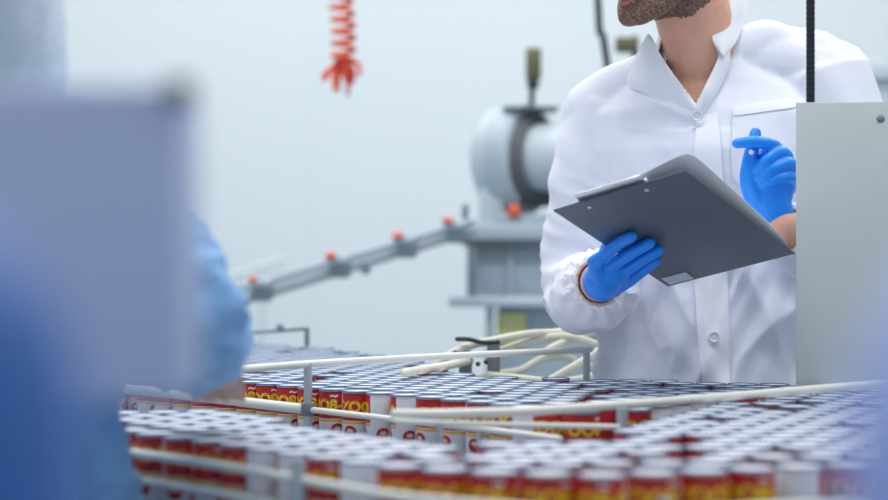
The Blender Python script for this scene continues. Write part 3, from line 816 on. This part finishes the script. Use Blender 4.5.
# pen pinched between thumb and index
pn = thing('pen', 'pale pen pinched in the raised blue glove, seen end on', 'pen', P(751, 152, Yh-.03))
a_ = P(751, 152, Yh-.036); c_ = P(763, 158, Yh+.07)
b = bmesh.new(); sweep(b, [a_, c_], .0036, 14, 0, False); obj('barrel', b, M['paper'], pn)
b = bmesh.new(); sweep(b, [c_, c_+(c_-a_).normalized()*.012], [.0034, .0008], 12, 0, False); obj('tip', b, M['dark'], pn)

# ------------------------------------------------------------------ blurred worker in the blue smock
wc = Vector((-.535, 1.80)); wrot = math.radians(25)
bm = bmesh.new()
def wring(z, hw, hd): return ell(wc, hw, hd, z, wrot)
loft(bm, [wring(.70, .17, .12), wring(.85, .175, .12), wring(1.0, .15, .105), wring(1.15, .16, .11), wring(1.23, .165, .10), wring(1.28, .10, .07), wring(1.30, .055, .055)])
wh = Vector((-.500, 1.79, 1.425))
sweep(bm, [(-.55, 1.83, 1.22), (-.505, 1.81, 1.36)], [.055, .052], 16, 0)
ball(bm, wh, (.082, .088, .105), Matrix.Rotation(.5, 4, 'Z')); ball(bm, wh+Vector((.045, .045, -.055)), (.045, .045, .05))
ball(bm, wh+Vector((.075, .075, -.015)), (.014, .014, .02))
WS, WE, WW = Vector((-.385, 1.835, 1.245)), Vector((-.272, 1.745, 1.095)), Vector((-.268, 1.93, 1.033))
WS2, WE2, WW2 = Vector((-.74, 1.80, 1.24)), Vector((-.78, 1.95, 1.03)), Vector((-.62, 2.12, 1.03))
for s, e, w_ in ((WS, WE, WW), (WS2, WE2, WW2)):
    sweep(bm, [s, (s+e)/2, e, (e+w_)/2, w_], [.05, .045, .04, .036, .028], 14)
    d = (w_-e).normalized(); h0 = w_ + d*.05
    ball(bm, w_+d*.045, (.036, .045, .018))
    for k in range(4):
        off = Vector((-.027+.018*k, 0, 0)); sweep(bm, [h0+off, h0+off+d*.035+Vector((0, 0, -.004)), h0+off+d*.062+Vector((0, 0, -.012))], [.0095, .009, .0075], 10, 4)
    sweep(bm, [w_+d*.02+Vector((-.025, 0, 0)), w_+d*.045+Vector((-.05, 0, 0)), w_+d*.07+Vector((-.055, 0, -.008))], [.012, .010, .008], 10, 4)
for s in (-1, 1):
    sweep(bm, [(wc.x+.085*s, wc.y, .75), (wc.x+.09*s, wc.y, .45), (wc.x+.09*s, wc.y, .05)], [.085, .06, .045], 14)
    sweep(bm, [(wc.x+.09*s, wc.y-.02, .035), (wc.x+.09*s, wc.y+.14, .03)], [.038, .03], 12)
wk = obj('person', fuse(bm, .005, 5), M['skinw'], base=(wc.x, wc.y, 0))
tag(wk, 'blurred person in a light blue smock and pale hair net leaning over the cans', 'person')
bm = bmesh.new()
def wcoat(z, hw, hd): return ell(wc, hw, hd, z, wrot, 36)
loft(bm, [wcoat(.55, .245, .19), wcoat(.70, .238, .18), wcoat(.86, .215, .155), wcoat(1.0, .19, .14), wcoat(1.12, .19, .135), wcoat(1.19, .20, .125), wcoat(1.24, .15, .10), wcoat(1.28, .075, .07)])
for s, e, w_ in ((WS, WE, WW), (WS2, WE2, WW2)):
    sweep(bm, [Vector((wc.x*.4+s.x*.6, wc.y, 1.22)), s, (s+e)/2, e + Vector((.004, -.01, 0)), (e+w_)/2 + Vector((0, 0, .004)), e+(w_-e)*.80], [.065, .074, .066, .062, .056, .042], 20, round_caps=False)
sm = fuse(bm, .006, 5)
cn = []
for v in sm.vertices:
    n1 = noise.noise(Vector((v.co.x*16+v.co.z*8, v.co.y*14, v.co.z*9))); n2 = noise.noise(Vector((v.co.x*26-v.co.z*22, v.co.y*20, v.co.z*24+v.co.x*12)))
    cn.append(v.co + v.normal*(.010*(1-2*abs(n1)) + .009*(.4-1.8*abs(n2))))
for v, c in zip(sm.vertices, cn): v.co = c
obj('smock', sm, M['bluecloth'], wk)
bm = bmesh.new(); lathe(bm, [(.02, .12), (.06, .108), (.088, .075), (.098, .035), (.099, 0), (.096, -.04), (.093, -.085), (.086, -.120), (.080, -.085), (.08, 0), (.07, .06), (.02, .10)][::-1], 36, Matrix.Translation(wh+Vector((-.004, -.004, .005))) @ Matrix.Rotation(-.3, 4, 'Z') @ Matrix.Rotation(math.radians(20), 4, 'X') @ Matrix.Diagonal((1.06, 1.06, 1.1, 1)))
for v in bm.verts: v.co += (v.co-wh).normalized()*.004*math.sin(math.atan2(v.co.y-wh.y, v.co.x-wh.x)*14)
obj('hair_net', bm, M['net'], wk)

# ------------------------------------------------------------------ near, strongly blurred things
xb0, xb1 = -.46, P(184, 90, .78).x; zb0, zb1 = P(0, 402, .78).z, P(0, 83, .78).z
cbx = thing('control_box', 'large blurred lilac-grey control box with a dark button at its corner', 'control box', ((xb0+xb1)/2, .81, 0))
obj('housing', box(bmesh.new(), ((xb0+xb1)/2, .81, (zb0+zb1)/2), (xb1-xb0, .06, zb1-zb0), bevel=.006), M['box'], cbx)
p = P(188, 91, .77); bm = bmesh.new(); box(bm, (p.x-.004, .776, p.z-.0), (.011, .016, .011), bevel=.002); obj('button', bm, M['brown'], cbx, label='dark button')
bm = bmesh.new(); lathe(bm, [(.10, 0), (.10, .02), (.025, .03), (.025, zb0+.01)], 20, Matrix.Translation((-.31, .81, 0))); obj('stand', bm, M['grey'], cbx)
def bollard(label, x, y, r, ztop, m):
    t = thing('guard_post', label, 'post', (x, y, 0), None)
    b = bmesh.new(); lathe(b, [(r, 0.008), (r, ztop-r), (r*.94, ztop-r*.62), (r*.75, ztop-r*.28), (r*.4, ztop-r*.06), (.002, ztop)], 32, Matrix.Translation((x, y, 0))); obj('post', b, M[m], t)
    b = bmesh.new(); lathe(b, [(r*1.5, 0), (r*1.5, .01)], 32, Matrix.Translation((x, y, 0))); obj('base_plate', b, M['grey'], t)
bollard('deep blue round guard post, very blurred, before the lilac-grey control box', -.172, .46, .075, 1.185, 'bluepost')
bollard('pale lilac round guard post, very blurred, before the metal guard sheet', .177, .42, .080, 1.18, 'lilacpost')

# ------------------------------------------------------------------ background machine
YM = 5.6
fm = thing('filling_machine', 'blurred grey machine with a round drum housing behind the man', 'machine', (P(520, 300, YM).x, YM+.3, 0))
def mbox(name, px0, py0, px1, py1, Y, depth, m, par=fm, bev=.006, label=None):
    a, b = P(px0, py0, Y), P(px1, py1, Y)
    return obj(name, box(bmesh.new(), ((a.x+b.x)/2, Y+depth/2, (a.z+b.z)/2), (b.x-a.x, depth, a.z-b.z), bevel=bev), M[m], par, label=label)
c = P(519, 159, YM+.15); ax = Vector((.84, -.54, 0)).normalized()
rm = Matrix.Translation(c) @ ax.to_track_quat('Z', 'Y').to_matrix().to_4x4()
bm = bmesh.new(); lathe(bm, [(.06, -.115), (.135, -.108), (.168, -.085), (.178, -.05), (.178, .03), (.172, .045), (.135, .05)], 48, rm); obj('drum_housing', bm, M['lightgrey'], fm)
bm = bmesh.new(); lathe(bm, [(.150, .046), (.150, .075), (.135, .085), (.120, .080), (.118, .05)], 48, rm); obj('flange', bm, M['brown'], fm)
bm = bmesh.new(); lathe(bm, [(.112, .05), (.116, .10), (.116, .30), (.09, .33), (.02, .335)], 40, rm); obj('motor', bm, M['lightgrey'], fm)
bm = bmesh.new(); lathe(bm, [(.184, -.03), (.184, .035), (.178, .04), (.176, -.03)], 48, rm)
obj('drum_band', bm, M['grey'], fm)
mbox('top_plate', 503, 105.5, 560, 108.5, YM+.02, .22, 'midgrey')
mbox('pedestal', 480, 188, 504, 224, YM+.05, .16, 'lightgrey')
mbox('bearing', 516, 190, 556, 206, YM+.06, .16, 'dark')
mbox('foot_block', 498, 214, 560, 224, YM+.02, .2, 'grey')
mbox('platform', 463, 223, 640, 240, YM-.02, .5, 'grey')
mbox('platform_edge', 463, 240, 640, 246, YM, .46, 'bracket')
mbox('column', 467, 246, 477, 298, YM, .04, 'midgrey')
mbox('side_panel', 477, 246, 640, 298, YM+.08, .36, 'grey')
mbox('rib', 508, 246, 512, 298, YM+.05, .03, 'lightgrey')
mbox('shelf', 449, 297, 640, 307, YM-.06, .5, 'lightgrey')
mbox('lower_cabinet', 500, 307, 640, 470, YM+.06, .4, 'grey')
mbox('column', 486, 307, 494, 560, YM, .05, 'grey')
mbox('column', 600, 307, 610, 560, YM, .05, 'grey')
mbox('notice', 497, 313, 526, 345, YM+.03, .03, 'yellow', bev=0, label='pale yellow notice plate')
a = P(520, 470, YM); obj('plinth', box(bmesh.new(), (P(555, 400, YM).x, YM+.25, .32), (.62, .36, .64), bevel=.01), M['grey'], fm)
for px, py in ((514, 211),):
    obj('lamp_cap', ball(bmesh.new(), P(px, py, YM-.0), (.022, .022, .022)), M['orange'], fm, label='orange cap')
# valve standing on the drum
v = obj('oiler', None or lathe_at(P(533.5, 90, YM).x, YM+.1, P(533, 106, YM+.1).z, P(533, 78, YM+.1).z, .010), M['dark'], fm)
a = P(533.5, 64, YM+.1); obj('oiler_cup', box(bmesh.new(), a, (.050, .050, .104), bevel=.008), M['olive'], v)
obj('oiler_elbow', ball(bmesh.new(), P(533, 84, YM+.1), (.022, .022, .02)), M['dark'], v)
# second valve, seen over his shoulder
ov = thing('pipe_valve', 'olive valve block half hidden behind the man\'s shoulder', 'valve', P(628, 60, 5.7))
a = P(627, 45, 5.7); obj('valve_body', box(bmesh.new(), a, (.075, .05, .05), bevel=.008), M['olive'], ov)
obj('stem', lathe_at(P(635, 60, 5.7).x, 5.7, P(635, 250, 5.7).z, P(635, 36, 5.7).z, .012), M['dark'], ov)
hp = obj('hanging_pipe', sweep(bmesh.new(), [P(590, -330, 5.3), P(598, 0, 5.3), P(603, 35, 5.3), P(608, 70, 5.3), P(614, 120, 5.3), P(618, 230, 5.3)], .0115, 12, 5), M['dark'], base=P(608, 70, 5.3))
tag(hp, 'thin dark slanted pipe rising behind the man\'s shoulder', 'pipe')
gb = thing('motor_unit', 'blurred grey unit behind the man\'s far shoulder', 'machine', (P(905, 75, 5.6).x, 5.7, 0))
mbox('cabinet', 872, 78, 960, 160, 5.6, .3, 'grey', gb)
mbox('cap', 868, 60, 950, 80, 5.58, .3, 'lightgrey', gb)
a = P(910, 160, 5.6); obj('stand', box(bmesh.new(), (a.x, 5.75, a.z/2), (.16, .16, a.z)), M['grey'], gb)

# inclined conveyor with roller tubes
YC = 5.25
ic = thing('inclined_conveyor', 'blurred pale conveyor climbing to the drum machine, with orange clips', 'conveyor', (P(360, 262, YC).x, YC, 0))
p0, p1 = P(150, 323, YC), P(474, 226, YC)
def along(px): t = (px-150)/(474-150); return 323+(226-323)*t
for dy, r, m, dY in ((-9, .008, 'grey', 0), (8, .008, 'midgrey', 0), (-6, .008, 'grey', .22), (8, .008, 'midgrey', .22)):
    obj('side_rail', sweep(bmesh.new(), [P(150, along(150)+dy, YC)+Vector((0, dY, 0)), P(474, along(474)+dy*.7, YC)+Vector((0, dY, 0))], r, 12, 0), M[m], ic)
rows_ = [[P(150, along(150)+2, YC)+Vector((0, .01, 0)), P(474, along(474)+1, YC)+Vector((0, .01, 0))], [P(150, along(150)+2, YC)+Vector((0, .21, 0)), P(474, along(474)+1, YC)+Vector((0, .21, 0))]]
obj('belt', solid(grid_mesh(rows_), .02, 0, 0), M['pale'], ic, smooth=False)
for px in (262, 340, 407, 457):
    y = along(px)
    mbox('clamp', px-10, y-7, px+10, y+12, YC-.025, .05, 'midgrey', ic, .008)
    mbox('clip_cover', px-12, y-11, px+8, y-2, YC-.035, .05, 'grey', ic, .008)
    obj('clip', ball(bmesh.new(), P(px-9, y-10, YC-.03), ((.012 if px == 262 else .019), .018, .012)), M['orange'], ic, label='orange clip')
for px, yy in ((365, 268),):
    mbox('bracket', px-4, yy-6, px+5, yy+6, YC-.02, .04, 'midgrey', ic, .004)
mbox('post_knob', 462, 204, 469, 222, YC-.0, .03, 'midgrey', ic, .004)
for px in (200,):
    zz = P(px, along(px)+8, YC).z
    obj('leg', box(bmesh.new(), (P(px, 300, YC).x, YC+.24, zz/2), (.04, .03, zz)), M['pale'], ic)
fr = thing('side_rods', 'pair of faint pale rods slanting above the conveyor\'s low end', 'rods', P(262, 266, 6.4))
for dy in (0, 9): obj('rod', sweep(bmesh.new(), [P(190, 290+dy*.6, 6.4), P(284, 258+dy*.9, 6.4)], .009, 10, 0), M['pale'], fr)
obj('post', lathe_at(P(262, 270, 6.4).x, 6.4, 0, P(262, 268, 6.4).z, .012), M['pale'], fr)

# coiled coral air hose hanging from the ceiling
YH = 5.4; pts = []
ztop = 4.25; zc = P(341, 62, YH).z; xh = P(341, 0, YH).x
n = 210
for k in range(n):
    t = k/(n-1); z = 2.35 + (zc-2.35)*t; a = k*2*PI/13.0
    pts.append((xh + .008*math.sin(t*9) + .034*math.cos(a), YH + .034*math.sin(a), z))
ch = thing('coiled_air_hose', 'coral red coiled air hose hanging against the white wall', 'hose', (xh, YH, zc))
obj('coil', sweep(bmesh.new(), pts, .0078, 8, 0), M['coil'], ch)
obj('drop_line', sweep(bmesh.new(), [(xh, YH, ztop), (xh, YH, 2.9), pts[0]], .007, 8, 4), M['coil'], ch)
b = bmesh.new(); rr_ = random.Random(5)
for k in range(16):
    a = rr_.uniform(0, 2*PI); l = rr_.uniform(.03, .075); s0 = Vector((xh + rr_.uniform(-.02, .02), YH, P(341, rr_.uniform(55, 72), YH).z))
    e0 = s0 + Vector((math.cos(a)*.045, math.sin(a)*.03, -l)); sweep(b, [s0, (s0+e0)/2 + Vector((math.cos(a)*.02, 0, .005)), e0], [.008, .007, .005], 8, 3)
obj('loose_coils', b, M['coil'], ch)
